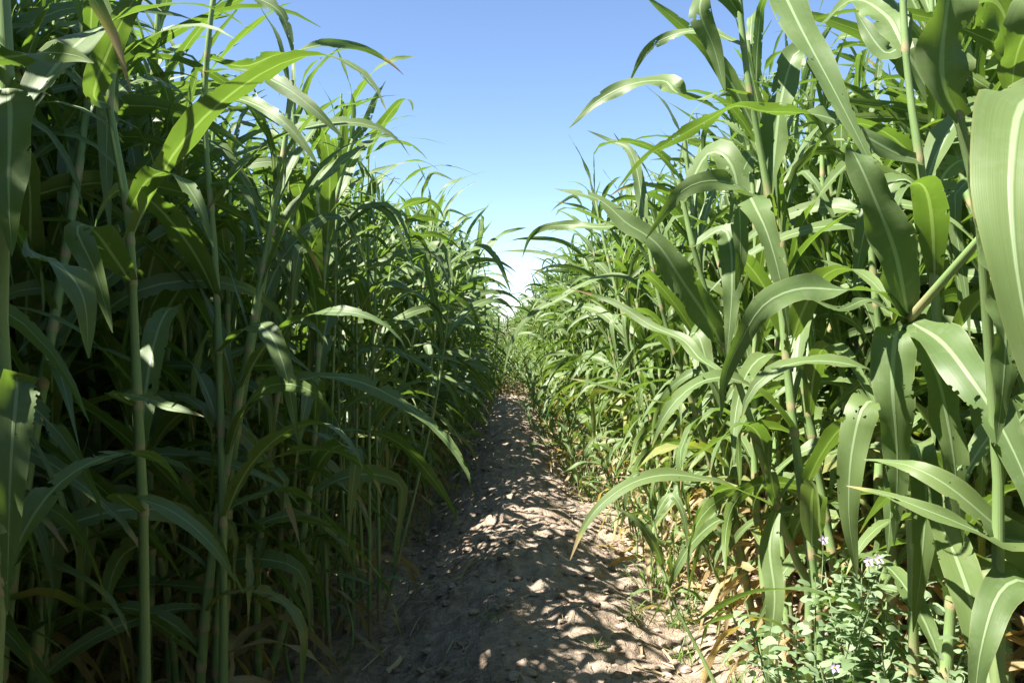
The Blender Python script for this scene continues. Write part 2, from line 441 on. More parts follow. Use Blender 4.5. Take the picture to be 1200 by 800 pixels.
def hero(label, base, stalk, leaves, r=.013, group=None, extra=(), name='sorghum_plant', cat='sorghum plant'):
    bx, by = base
    bz = float(ground_z(bx, by)) - .01
    B = np.array([bx, by, bz])
    root = bpy.data.objects.new(name, None); root.empty_display_size = .1; COL.objects.link(root); root.location = B
    tag(root, label, cat, group)
    pts = [B] + [at(*p) for p in stalk]
    C = spline(pts, 60) - B
    def axis(t):
        x = min(max(t, 0), 1) * 59; i = min(int(x), 58); return C[i] + (C[i + 1] - C[i]) * (x - i)
    # nodes where the leaves leave the stalk
    nodes = []
    for lf in leaves:
        nodes.append(float(np.argmin(np.linalg.norm(C - (at(*lf['p'][0]) - B), axis=1))) / 59)
    nodes += [e[0] for e in extra] + [.06, .13]
    nodes = sorted(set(min(.985, max(.03, n)) for n in nodes))
    pcs = [stalk_piece(axis, r * .82, nodes, 12, gh)]
    for lf in leaves:
        P0 = np.array([at(*p) for p in lf['p']]) - B
        i = int(np.argmin(np.linalg.norm(C - P0[0], axis=1)))
        if np.linalg.norm(C[i] - P0[0]) < .08 and not lf.get('free'): P0[0] = C[i]
        P = spline(P0, lf.get('n', 26))
        n0, n1 = (np.array(CAMN[k] if isinstance(k, str) else k, float) for k in lf.get('f', 'cc'))
        t = np.linspace(0, 1, len(P))[:, None]
        N = unit(n0) * (1 - sm(t)) + unit(n1) * sm(t)
        pcs.append(blade('leaf', P, N, lf['w'], 6, gh, lf.get('dry', 0.), lf.get('tip', .2), lf.get('v', .5), lf.get('wave', .12) * 1.35 + .04))
    for (t, azd, th1, L, wd) in extra:
        pcs.append(arc_leaf('leaf', axis(t), R(azd), R(gh.uniform(20, 35)), R(th1), L, wd, 16, 4, gh, gh.uniform(1.2, 1.8), 0, .4, gh.normal(0, .4), gh.normal(0, .8), None, .14))
    for t in (.06, .13):
        pcs.append(arc_leaf('dry_leaf', axis(t), gh.uniform(0, 6.3), R(35), R(168), gh.uniform(.2, .35), .028, 14, 4, gh, .6, gh.uniform(.5, .9), .2, gh.normal(0, .6), gh.normal(0, 1.5), None, .3))
    for p in pcs:
        me = mesh_from(p.name, p.v, p.q, p.lc, p.dry, [M_STALK if p.m == 1 else M_LEAF])
        o = link(p.name, me, root)
        if p.name == 'dry_leaf': o['label'] = 'withered straw coloured leaf'
        HERO_TRI.append((p.v + B, p.q))
    return root
L_ = lambda w, *p, **k: dict(w=w, p=p, **k)
HG_R = 'tall sorghum plants at the sunny right edge'
HG_L = 'tall sorghum plants at the shaded left edge'

# -- right side
hero('nearest sorghum plant at the right edge with one huge pale drooping leaf', (.66, .80),
     [(1420, 500, .80), (1380, 330, .82), (1340, 150, .84), (1320, -100, .86)],
     [L_(.084, (1345, 190, .84), (1272, 122, .78), (1205, 116, .69), (1186, 190, .64), (1190, 300, .61), (1212, 420, .60), (1248, 540, .60), f=('u', 'c'), v=.3, wave=.08),
      L_(.075, (1330, 60, .85), (1270, -20, .85), (1215, 20, .86), (1190, 70, .9), (1185, 140, .95), f='ud', v=.3)], r=.0125, group=HG_R)
hero('near sorghum stalk with a dark erect top leaf beside the huge pale leaf', (.60, 1.02),
     [(1170, 640, 1.0), (1165, 420, .96), (1146, 240, .92), (1122, 130, .90), (1112, 40, .90), (1120, -140, .9)],
     [L_(.062, (1122, 128, .895), (1104, 92, .88), (1108, 20, .87), (1120, -50, .87), (1150, -130, .9), f='dd', v=.7, wave=.2),
      L_(.055, (1150, 250, .92), (1175, 330, .9), (1178, 420, .88), (1168, 520, .88), f='dd', v=.4),
      L_(.07, (1118, 20, .9), (1165, 0, .95), (1190, 55, 1.0), (1225, 130, 1.0), f='kd', v=.4)], r=.0115, group=HG_R,
     extra=[(.25, 20, 140, .5, .05), (.4, 80, 150, .6, .06)])
hero('leaning sorghum stalk on the right carrying a broad dark upright leaf', (.80, 1.62),
     [(1068, 640, 1.56), (1060, 500, 1.38), (1062, 385, 1.18), (1112, 322, 1.1), (1160, 272, 1.04), (1205, 215, 1.0)],
     [L_(.068, (1066, 368, 1.17), (1050, 300, 1.14), (1028, 240, 1.12), (1006, 190, 1.12), (992, 168, 1.15), (984, 175, 1.2), f=('d', (.3, -.8, -.5)), v=.35, wave=.1, tip=.3),
      L_(.050, (1058, 362, 1.18), (1030, 344, 1.16), (985, 340, 1.12), (935, 339, 1.08), (895, 358, 1.06), (868, 400, 1.06), (850, 440, 1.07), (845, 492, 1.08), f=('t', 'd'), v=.5, wave=.14),
      L_(.022, (1056, 352, 1.18), (1020, 352, 1.1), (985, 362, 1.05), (950, 350, 1.05), f='uc', v=.3),
      L_(.062, (1066, 372, 1.16), (1100, 398, 1.08), (1130, 432, 1.02), (1168, 490, .98), (1205, 570, .95), (1215, 640, .95), f='cu', v=.35, wave=.12),
      L_(.055, (1072, 380, 1.16), (1095, 430, 1.14), (1112, 500, 1.13), (1122, 570, 1.13), (1128, 640, 1.14), f='dd', v=.3),
      L_(.06, (1058, 400, 1.19), (1050, 392, 1.13), (1046, 450, 1.11), (1052, 540, 1.12), (1048, 640, 1.13), f='ud', v=.3),
      L_(.06, (1060, 500, 1.38), (1020, 470, 1.2), (1000, 520, 1.18), (995, 600, 1.18), (1005, 680, 1.2), f='uc', v=.3),
      L_(.06, (1064, 560, 1.45), (1072, 520, 1.25), (1085, 570, 1.22), (1080, 660, 1.22), (1070, 740, 1.24), f='uc', v=.3)], r=.0125, group=HG_R, extra=[(.12, 250, 150, .45, .05), (.2, 70, 150, .45, .05), (.3, 160, 150, .5, .05)])
hero('upright sorghum stalk whose long wavy leaf reaches left across the sky edge', (.74, 1.52),
     [(1115, 700, 1.50), (1100, 420, 1.48), (1092, 290, 1.47), (1078, 190, 1.45), (1062, 70, 1.45), (1055, -90, 1.45)],
     [L_(.058, (1078, 192, 1.45), (1050, 180, 1.42), (1010, 158, 1.38), (970, 138, 1.34), (930, 132, 1.31), (895, 131, 1.3), (862, 124, 1.3), (830, 141, 1.3), (790, 164, 1.32), (752, 188, 1.34), (724, 221, 1.36), f=('c', 'b'), v=.35, wave=.16, n=40),
      L_(.07, (1060, 60, 1.45), (1040, 20, 1.5), (1000, 0, 1.6), (960, 30, 1.7), f='uc', v=.4),
      L_(.06, (1088, 250, 1.47), (1110, 200, 1.5), (1140, 190, 1.5), (1180, 240, 1.5), f='uc')], r=.0135, group=HG_R,
     extra=[(.35, 230, 150, .5, .06), (.45, 20, 150, .5, .06), (.28, 100, 150, .5, .05), (.4, 280, 160, .45, .055), (.5, 190, 165, .5, .06), (.58, 320, 160, .5, .065), (.66, 240, 160, .5, .06), (.75, 30, 140, .5, .06), (.93, 120, 100, .5, .05)])
hero('sorghum plant holding the broad dark leaf that hangs from the top edge', (.68, 1.85),
     [(960, 750, 1.85), (930, 500, 1.84), (905, 260, 1.82), (888, 160, 1.8), (872, 60, 1.78), (862, -60, 1.76)],
     [L_(.085, (868, -30, 1.76), (890, -50, 1.60), (912, -20, 1.44), (945, 45, 1.34), (985, 120, 1.28), (1018, 186, 1.25), (1028, 215, 1.24), f=('u', 'd'), v=.3, wave=.1, tip=0),
      L_(.058, (880, 118, 1.79), (845, 108, 1.8), (812, 118, 1.8), (791, 107, 1.8), (778, 95, 1.82), (740, 99, 1.82), (700, 119, 1.84), (667, 150, 1.86), f=('t', (-.2, -.9, .1)), v=.4, wave=.14, n=34),
      L_(.036, (872, 60, 1.78), (840, 40, 1.85), (812, 36, 1.9), (780, 45, 1.92), (755, 62, 1.95), (736, 100, 1.97), f='td', v=.4),
      L_(.062, (905, 262, 1.82), (898, 246, 1.76), (870, 221, 1.66), (832, 212, 1.6), (795, 228, 1.6), (757, 280, 1.62), f=('t', 'd'), v=.4, wave=.12),
      L_(.072, (906, 268, 1.82), (880, 232, 1.7), (884, 240, 1.6), (900, 275, 1.55), (915, 330, 1.53), (925, 395, 1.53), f=('t', 'd'), v=.3),
      L_(.075, (900, 235, 1.82), (915, 120, 1.8), (935, 60, 1.8), (960, 80, 1.82), (968, 150, 1.84), f='lc'),
      L_(.06, (868, 20, 1.78), (838, -20, 1.76), (820, 10, 1.76), (838, 60, 1.78), (850, 110, 1.78), f='lc')], r=.014, group=HG_R,
     extra=[(.18, 190, 150, .4, .05), (.26, 330, 150, .5, .055), (.33, 250, 160, .5, .065), (.4, 300, 165, .45, .06), (.47, 200, 160, .5, .06), (.55, 280, 165, .5, .06), (.5, 60, 150, .6, .06), (.63, 330, 150, .5, .06), (.96, 60, 90, .5, .05)])
hero('sorghum stalk leaning left with one blade arching over the path like a bow', (.80, 2.22),
     [(948, 700, 2.18), (935, 660, 2.15), (912, 600, 2.1), (890, 524, 2.06), (864, 445, 2.02), (842, 390, 2.0), (815, 300, 1.98), (795, 210, 1.98)],
     [L_(.052, (908, 592, 2.1), (880, 580, 2.06), (840, 565, 2.0), (790, 556, 1.94), (745, 564, 1.9), (708, 588, 1.87), (684, 618, 1.86), (668, 656, 1.86), f=('t', (-.3, -.9, .3)), v=.4, wave=.06, n=34, tip=.8),
      L_(.054, (908, 596, 2.1), (902, 640, 2.04), (908, 700, 2.0), (902, 760, 1.99), (896, 820, 2.0), f='cc', v=.3, wave=.1),
      L_(.036, (905, 600, 2.1), (904, 560, 2.05), (900, 530, 2.03), (908, 505, 2.02), f='cc', v=.6),
      L_(.078, (850, 415, 2.02), (830, 374, 1.97), (800, 330, 1.92), (776, 293, 1.9), (758, 276, 1.9), (735, 262, 1.9), (700, 233, 1.92), (649, 221, 1.95), f=('c', 'u'), v=.25, wave=.12, n=30),
      L_(.036, (864, 445, 2.02), (838, 432, 2.05), (819, 419, 2.1), (800, 398, 2.15), (762, 381, 2.2), (717, 353, 2.25), (668, 338, 2.3), f=('t', 'd'), v=.5, tip=1),
      L_(.07, (800, 230, 1.98), (830, 180, 1.95), (860, 200, 1.9), (868, 290, 1.9), (862, 350, 1.92), f='ud', v=.4),
      L_(.06, (812, 290, 1.98), (850, 270, 1.95), (858, 330, 1.92), (852, 420, 1.92), f='uc', v=.35)], r=.0145, group=HG_R,
     extra=[(.1, 240, 150, .3, .035), (.15, 200, 150, .35, .04), (.22, 300, 160, .4, .045), (.3, 330, 155, .45, .05), (.38, 280, 165, .45, .055), (.46, 330, 160, .45, .06), (.52, 240, 165, .4, .055)])
hero('sorghum stalk on the sunny side bending over the path with small basal tiller', (.93, 3.1),
     [(860, 640, 3.06), (834, 546, 3.0), (807, 460, 2.95), (785, 396, 2.92), (768, 330, 2.9), (755, 255, 2.9)],
     [L_(.042, (808, 470, 2.95), (770, 471, 2.85), (735, 462, 2.78), (700, 450, 2.75), (667, 443, 2.74), f=('t', 'u'), v=.4, wave=.06, tip=.8),
      L_(.05, (765, 320, 2.9), (735, 270, 2.9), (700, 266, 2.9), (665, 264, 2.95), (637, 267, 3.0), (621, 278, 3.02), (612, 302, 3.05), f=('t', 'd'), v=.5, n=30),
      L_(.045, (775, 365, 2.9), (740, 330, 2.95), (700, 325, 3.0), (660, 348, 3.05), (625, 366, 3.1), (606, 388, 3.12), (596, 412, 3.12), (590, 440, 3.12), f=('t', (-.4, -.9, .2)), v=.5, n=30),
      L_(.045, (758, 270, 2.9), (742, 184, 2.95), (715, 165, 3.0), (688, 153, 3.0), f='uc'),
      L_(.07, (790, 410, 2.93), (815, 390, 2.8), (830, 430, 2.75), (845, 480, 2.75), f='uc', v=.3),
      L_(.045, (862, 650, 3.05), (835, 625, 2.95), (815, 655, 2.9), (804, 704, 2.9), f=('u', 'k'), v=.5)], r=.0145, group=HG_R,
     extra=[(.2, 250, 150, .4, .045), (.12, 160, 150, .35, .035), (.28, 310, 160, .4, .05), (.35, 20, 150, .55, .06), (.42, 270, 165, .4, .055), (.55, 320, 160, .45, .055), (.66, 250, 160, .4, .05)])
hero('bright lower sorghum plant at the bottom right corner with wide ribbed leaf', (.78, 1.05),
     [(1290, 800, 1.05), (1280, 600, 1.06), (1270, 400, 1.08)],
     [L_(.056, (1272, 720, 1.06), (1225, 668, 1.03), (1160, 610, 1.0), (1112, 570, 1.0), (1070, 547, 1.02), (1040, 541, 1.06), (1012, 538, 1.08), f='cu', v=.4, wave=.12),
      L_(.04, (1276, 640, 1.06), (1180, 632, 1.0), (1100, 603, .98), (1040, 580, 1.0), (992, 569, 1.02), f='uu', v=.4, tip=.6),
      L_(.062, (1285, 790, 1.05), (1215, 690, 1.0), (1175, 690, .98), (1150, 760, .96), (1140, 850, .96), f=('t', 'c'), v=.35),
      L_(.06, (1275, 540, 1.07), (1220, 480, 1.05), (1180, 520, 1.02), (1165, 600, 1.02), f='ud')], r=.014, group=HG_R,
     extra=[(.8, 300, 140, .4, .05)])
hero('thin pale seedling stalk slanting up out of the sunny path edge', (.64, 2.36),
     [(836, 780, 2.36), (818, 761, 2.37), (794, 722, 2.38), (776, 662, 2.4), (764, 599, 2.42), (756, 560, 2.44)],
     [L_(.034, (776, 664, 2.4), (768, 640, 2.36), (748, 612, 2.33), (722, 593, 2.32), f='cu', v=.4, tip=.3),
      L_(.022, (786, 700, 2.39), (765, 690, 2.35), (742, 695, 2.32), (728, 705, 2.31), f='tu', v=.4, dry=.1),
      L_(.026, (768, 610, 2.42), (785, 580, 2.4), (800, 600, 2.38), (806, 640, 2.38), f='uc', v=.4),
      L_(.022, (760, 580, 2.43), (748, 555, 2.4), (735, 575, 2.38), (728, 620, 2.38), f='ud', v=.4)], r=.0075, group=HG_R, name='sorghum_seedling', cat='sorghum plant')
hero('sorghum stalk standing in deep shade behind the lower right leaves', (.98, 1.9),
     [(1112, 700, 1.9), (1105, 480, 1.9), (1100, 350, 1.9), (1095, 150, 1.9), (1090, -60, 1.9)],
     [L_(.07, (1104, 440, 1.9), (1125, 400, 1.8), (1150, 470, 1.72), (1150, 600, 1.7), f='ud', v=.3),
      L_(.07, (1108, 560, 1.9), (1080, 520, 1.8), (1050, 560, 1.75), (1040, 650, 1.74), f='uc', v=.3),
      L_(.07, (1098, 250, 1.9), (1060, 210, 1.9), (1020, 250, 1.9), (1000, 340, 1.9), f='uc', v=.3),
      L_(.075, (1094, 120, 1.9), (1060, 60, 1.9), (1035, 60, 1.9), (1000, 10, 1.95), f='lu', v=.3)], r=.013, group=HG_R,
     extra=[(.3, 200, 150, .5, .06), (.38, 300, 160, .5, .06), (.5, 30, 150, .6, .06), (.45, 240, 165, .5, .06), (.6, 280, 160, .5, .06), (.7, 210, 160, .5, .06), (.8, 250, 140, .6, .07), (.92, 80, 100, .6, .06)])

# -- left side
hero('nearest dark sorghum stalk at the left edge with a broad level leaf', (-.64, .98),
     [(2, 600, .98), (0, 400, .98), (5, 200, .97), (8, 100, .97), (0, -80, .97)],
     [L_(0.038, (-20, 72, .96), (20, 66, .93), (60, 62, .9), (90, 66, .88), (110, 74, .87), f=('b', 'd'), v=.4, wave=.06, free=1),
      L_(0.045, (2, 500, .98), (20, 440, .94), (12, 560, .9), (8, 720, .9), f='kd', v=.5),
      L_(0.049, (5, 230, .97), (40, 300, .95), (70, 310, .93), (98, 350, .92), (104, 420, .92), f='br', v=.4),
      L_(0.057, (6, 110, .97), (12, 140, .93), (10, 220, .91), (14, 300, .91), f='dd', v=.3)], r=.017, group=HG_L,
     extra=[(.3, 120, 160, .35, .04), (.55, 80, 160, .4, .045), (.85, 80, 100, .6, .06)])
hero('shaded sorghum plant with a long dark blade crossing the upper left', (-.66, 1.55),
     [(170, 700, 1.55), (160, 450, 1.55), (150, 250, 1.54), (128, 120, 1.53), (150, 20, 1.52), (175, -90, 1.5)],
     [L_(0.049, (130, 130, 1.53), (110, 108, 1.48), (140, 30, 1.42), (168, -20, 1.4), (190, -80, 1.4), f='rr', v=.5),
      L_(0.045, (150, 245, 1.54), (175, 210, 1.5), (205, 205, 1.45), (232, 238, 1.42), (250, 290, 1.42), f=('b', 'r'), v=.4),
      L_(0.061, (155, 330, 1.55), (110, 270, 1.4), (90, 270, 1.36), (112, 320, 1.34), (132, 390, 1.34), f=('t', 'd'), v=.3),
      L_(0.041, (160, 480, 1.55), (135, 462, 1.5), (165, 465, 1.42), (200, 476, 1.38), (239, 488, 1.36), f=('b', 'u'), v=.4, tip=.6),
      L_(0.045, (166, 600, 1.55), (140, 580, 1.45), (200, 598, 1.4), (250, 640, 1.38), (286, 695, 1.38), f='bu', v=.4)], r=.014, group=HG_L,
     extra=[(.5, 100, 150, .6, .06), (.7, 350, 150, .7, .07), (.88, 150, 120, .7, .06)])
hero('shaded sorghum plant with two dark blades drooping against the sky gap', (-.68, 2.05),
     [(262, 700, 2.05), (258, 480, 2.05), (252, 300, 2.04), (240, 150, 2.03), (245, 40, 2.0), (262, -80, 2.0)],
     [L_(0.054, (244, 95, 2.02), (285, 82, 1.98), (330, 100, 1.95), (370, 130, 1.93), (402, 162, 1.93), f=('t', 'd'), v=.4, wave=.08),
      L_(0.049, (241, 130, 2.03), (262, 114, 1.98), (295, 121, 1.95), (330, 141, 1.92), (358, 172, 1.91), (374, 196, 1.91), f=('t', 'd'), v=.4, wave=.06),
      L_(0.041, (243, 70, 2.02), (285, 78, 2.1), (320, 66, 2.15), (345, 60, 2.2), (385, 52, 2.3), (422, 55, 2.35), (455, 72, 2.4), (473, 88, 2.42), f=('b', 'd'), v=.5, wave=.2, tip=1.),
      L_(0.041, (245, 20, 2.0), (275, -6, 2.0), (310, 2, 2.0), (333, 22, 2.0), (345, 70, 2.0), f=('u', 'r'), v=.4),
      L_(0.057, (256, 420, 2.05), (300, 380, 1.95), (330, 420, 1.9), (350, 520, 1.9), f='td', v=.4)], r=.0135, group=HG_L,
     extra=[(.35, 330, 150, .6, .06), (.45, 150, 150, .6, .06), (.7, 20, 150, .6, .07), (.6, 250, 150, .6, .07)])
hero('slim bare sorghum stalk behind the tight clump at the left path edge', (-.62, 3.05),
     [(380, 620, 3.05), (388, 500, 3.02), (392, 380, 3.0), (395, 250, 3.0), (400, 110, 3.0)],
     [L_(0.037, (383, 540, 3.05), (405, 480, 3.0), (440, 462, 2.95), (470, 475, 2.92), (490, 530, 2.92), f='td', v=.4),
      L_(0.041, (393, 300, 3.0), (420, 245, 3.0), (455, 250, 3.0), (480, 300, 3.0), f='td', v=.4),
      L_(0.037, (397, 180, 3.0), (425, 150, 3.0), (440, 115, 3.0), (452, 95, 3.02), f='dd', v=.5)], r=.009, group=HG_L,
     extra=[(.6, 250, 150, .6, .06), (.7, 60, 150, .6, .06), (.85, 200, 130, .6, .05), (.92, 320, 110, .5, .045)])
hero('sorghum stalk leaning right over the path from the shaded left row', (-.50, 3.55),
     [(478, 610, 3.55), (500, 520, 3.55), (516, 440, 3.55), (525, 360, 3.55), (528, 290, 3.55)],
     [L_(0.041, (520, 400, 3.55), (500, 300, 3.5), (520, 290, 3.45), (535, 350, 3.42), f='uc', v=.3),
      L_(0.033, (505, 490, 3.55), (475, 480, 3.5), (455, 500, 3.45), (440, 560, 3.45), f='td', v=.4),
      L_(0.037, (526, 320, 3.55), (555, 290, 3.5), (580, 300, 3.5), (600, 345, 3.5), f='td', v=.4)], r=.009, group=HG_L,
     extra=[(.75, 40, 150, .5, .05), (.9, 120, 120, .5, .05), (.8, 200, 140, .5, .05)])

for i, (px, dd, tx) in enumerate([(378, 3.25, 372), (404, 3.35, 398), (414, 3.3, 418), (424, 3.4, 412), (433, 3.3, 440), (444, 3.45, 432), (398, 3.55, 405), (366, 3.5, 352)]):
    bx = float(at(px, 690, dd)[0])
    hero('slender bare stalk in the tight clump at the left path edge' if i else 'slender stalk standing just left of the tight clump at the path edge', (bx, dd),
         [(px, 640, dd), (px * .6 + tx * .4 + gh.normal(0, 3), 480, dd), (tx, 330, dd), (tx + gh.normal(0, 6), 190 + gh.uniform(-20, 40), dd)], [], r=.0095, group='clump of slender stalks by the left path edge',
         extra=[(t + gh.normal(0, .02), gh.uniform(0, 360), gh.uniform(110, 165), gh.uniform(.35, .55), gh.uniform(.035, .055)) for t in (.42, .52, .6, .68, .76, .84, .9, .97)])

# ------------------------------------------------------------------ the rows of the crop
cands = []          # x, y, archetype, rotation, scale, side, row
def row(x, y0, y1, step, side, r):
    y = y0
    while y < y1:
        yy = y + rng.uniform(-.35, .35) * step; xx = x + rng.normal(0, .05)
        shady = side < 0 and yy < (3.0 if r > 1 else 2.0 if r else 1.7)                      # crop thickened and raised here, partly out of view, to darken the left wall
        y += step * rng.uniform(.75, 1.25) * (.42 if shady else 1)
        xx += (.20 if side < 0 else -.16) * float(sm((yy - 3.2) / 4.0)) if r < 9 else 0
        if side > 0 and yy > .15 and (xx < 1.32 and yy < 1.5 or xx < 1.14 and yy < 2.15): continue
        if side < 0 and r == 0 and 2.3 < yy < 4.3 and rng.random() < .4: continue
        if side < 0 and (xx > -1.0 and .42 < yy < 2.1 or xx > -1.24 and .3 < yy < 1.4 or xx > -1.02 and .3 < yy < 2.0): continue
        lean = rng.normal(0, .045, 2); lean[1] += -side * (.05 if r == 0 else .02)
        if r == 0 and rng.random() < .2: lean[1] -= side * rng.uniform(.0, .13)
        slim = r < 3 and yy < 5 and rng.random() < .75
        cands.append((xx, yy, int(rng.choice([0, 5, 10, 2, 7, 12])) if slim else int(rng.integers(NARCH)), (lean[0], lean[1], rng.uniform(0, 6.283)), rng.uniform(.90, 1.08) * ((1.36 if r > 1 else 1.26 if r else 1.12) if shady else 1) * ((1 + .17 * float(1 - sm((yy - 6) / 8)) * (0 if shady and r > 0 else 1)) if side < 0 else (1.0 + .08 * float(1 - sm((yy - 6) / 8)) + .10 * float(1 - sm((yy - 2.8) / 2.6)))), side, r))
LX = [-.80, -1.02, -1.26, -1.5, -1.75, -2.0, -2.3, -2.65, -3.05]
RX = [.98, 1.18, 1.4, 1.65, 1.95, 2.3, 2.7, 3.2]
for xs, side in ((LX, -1), (RX, 1)):
    for i, x in enumerate(xs):
        row(x, -2.6, 12, (.125 if side < 0 else .10) if i < 3 else (.105 if i < 5 else .135), side, i)
        if i < 6: row(x, 12, 26, .17, side, i)
        if i < 4: row(x, 26, 50, .21, side, i)
for side, x0, st in ((1, .78, .11), (-1, -.68, .16)):      # short shoots at the foot of the rows
    y = 2.9
    while y < 24:
        xx = x0 - side * .27 * float(sm((y - 3.2) / 4.0)) + rng.normal(0, .07)
        cands.append((xx, y, int(rng.integers(NARCH, NARCH + 5)), (rng.normal(0, .12), rng.normal(-side * .1, .12), rng.uniform(0, 6.283)), rng.uniform(.7, 1.35), side, 8))
        y += st * rng.uniform(.5, 1.5) * (1 + y / 30)
for _ in range(260):                            # farther on the crop has closed over the path
    yy = 12.5 + 24 * rng.random() ** 1.3
    cands.append((rng.uniform(-.35, .55), yy, int(rng.integers(NARCH, NARCH + 5)), (rng.normal(0, .15), rng.normal(0, .15), rng.uniform(0, 6.283)), rng.uniform(.7, 1.1 + .02 * (yy - 12)), 1, 8))
for x in np.arange(-1.2, 1.3, .22):            # the row end: crop closes the view far down the path
    row(x, 50, 51.2, .3, 1, 9)

def xf(cn):
    x, y, a, e, s, side, r = cn
    z = float(ground_z(x, y, False)) - .01
    M = np.array(Euler((e[0], e[1], 0)).to_matrix()) @ np.array(Euler((0, 0, e[2])).to_matrix())
    return M * s, np.array([x, y, z])

# nobody stands with a leaf in the face: leave out plants that reach right in front of the camera
def in_face(cn):
    if not -1.2 < cn[1] < 1.7: return False
    M, T = xf(cn); v = ARCH[cn[2]][1].v @ M.T + T - np.array([0, 0, CAMZ])
    return bool(((v[:, 1] > .02) & (v[:, 1] < .95) & (np.abs(v[:, 0]) < .60 * v[:, 1]) & (np.abs(v[:, 2]) < .42 * v[:, 1])).any() or (np.linalg.norm(v, axis=1) < .22).any())
cands = [cn for cn in cands if not in_face(cn)]

# which plants the photo shows largest: rays from the camera through the picture
near = [i for i, cn in enumerate(cands) if .3 < cn[1] < 13]
V = []; Q = []; own = []; off = 0
for i in near:
    lo = ARCH[cands[i][2]][1]; M, T = xf(cands[i])
    V.append(lo.v @ M.T + T); Q.append(lo.q + off); own.append(np.full(len(lo.q), i)); off += len(lo.v)
for v, q in HERO_TRI:
    V.append(v); Q.append(q + off); own.append(np.full(len(q), -1)); off += len(v)
own = np.concatenate(own)
bvh = BVHTree.FromPolygons(np.vstack(V).tolist(), np.vstack(Q).tolist())
hits = {}
o0 = Vector((0, 0, CAMZ))
for py in range(3, 800, 6):
    for px in range(3, 1200, 6):
        d = CM @ np.array([(px - 600) / F, (400 - py) / F, -1.0])
        h = bvh.ray_cast(o0, Vector(d))
        if h[2] is not None:
            k = int(own[h[2]])
            if k >= 0: hits[k] = hits.get(k, 0) + 1
ranked = sorted(hits, key=lambda k: -hits[k])
chosen = [k for k in ranked if hits[k] >= 4][:270]
del bvh

MESHES = {}
def arch_meshes(a):
    if a not in MESHES:
        MESHES[a] = [(p.name, mesh_from(p.name, p.v, p.q, p.lc, p.dry, [M_STALK if p.m == 1 else M_LEAF])) for p in ARCH[a][0]]
    return MESHES[a]

def zone(cn):
    x, y, a, e, s, side, r = cn
    if side < 0:
        if r == 8: return ('short dark sorghum shoot at the foot of the left front row', 'short shoots at the foot of the left row')
        if r == 0:
            if y < 2.2: return ('shaded sorghum plant at the left edge of the photo beside the dry leaf litter', 'front left row, nearest plants')
            if y < 3.6: return ('dark leafy sorghum plant in the left front row where the path begins', 'front left row, plants where the path begins')
            if y < 6: return ('green sorghum plant in the left front row shading the middle of the path', 'front left row, plants along the middle of the path')
            return ('small looking sorghum plant far down the left front row near the sky gap', 'front left row, plants far down the path')
        if y < 3.2: return ('sorghum plant half hidden in the dark behind the nearest left stalks', 'left crop, plants behind the nearest stalks')
        if y < 6: return ('backlit sorghum plant showing above the left front row near the top left', 'left crop, plants behind the front row')
        return ('sorghum plant whose top peeks over the far left front row', 'left crop, far plants behind the front row')
    if r == 8:
        if y < 5: return ('short leafy sorghum shoot at the sunny foot of the right front row', 'short shoots at the foot of the right row, near')
        return ('short leafy sorghum shoot far down the foot of the right front row', 'short shoots at the foot of the right row, far')
    if r == 0:
        if y < 4: return ('sunlit sorghum plant in the right front row behind the arching blade', 'front right row, nearest plants')
        if y < 6.5: return ('sunlit sorghum plant in the right front row beside the middle of the path', 'front right row, plants along the middle of the path')
        return ('small looking sunlit sorghum plant far down the right front row', 'front right row, plants far down the path')
    if y < 3.2: return ('sunlit sorghum plant behind the large drooping leaves on the right', 'right crop, plants behind the large leaves')
    if y < 6: return ('sunlit sorghum plant standing behind the right front row at mid distance', 'right crop, plants behind the front row')
    return ('sorghum plant whose top rises over the far right front row', 'right crop, far plants behind the front row')

for k in chosen:
    cn = cands[k]
    M, T = xf(cn)
    root = bpy.data.objects.new('sorghum_plant', None); root.empty_display_size = .1; COL.objects.link(root)
    root.location = T
    root.rotation_euler = (Euler((cn[3][0], cn[3][1], 0)).to_matrix() @ Euler((0, 0, cn[3][2])).to_matrix()).to_euler()
    root.scale = (cn[4],) * 3
    lab, grp = zone(cn)
    tag(root, lab, 'sorghum plant', grp)
    for nm, me in arch_meshes(cn[2]):
        o = link(nm, me, root)
        if nm == 'dry_leaf': o['label'] = 'withered straw coloured leaf'
sel = set(chosen)
V = []; Q = []; LC = []; D = []; MI = []; off = 0
for i, cn in enumerate(cands):
    if i in sel: continue
    _, lo, mi = ARCH[cn[2]]; M, T = xf(cn)
    V.append(lo.v @ M.T.astype(np.float32) + T.astype(np.float32)); Q.append(lo.q + off); D.append(lo.dry); MI.append(mi)
    l2 = lo.lc.copy(); l2[:, 2] = (l2[:, 2] + (i * .618)) % 1.0; LC.append(l2); off += len(lo.v)
me = mesh_from('sorghum_crop', np.vstack(V), np.vstack(Q), np.vstack(LC), np.concatenate(D), [M_FAR, M_STALK], np.concatenate(MI))
tag(link('sorghum_crop', me), 'dense green sorghum crop filling the field behind and beyond the nearer plants', 'crop', kind='stuff')

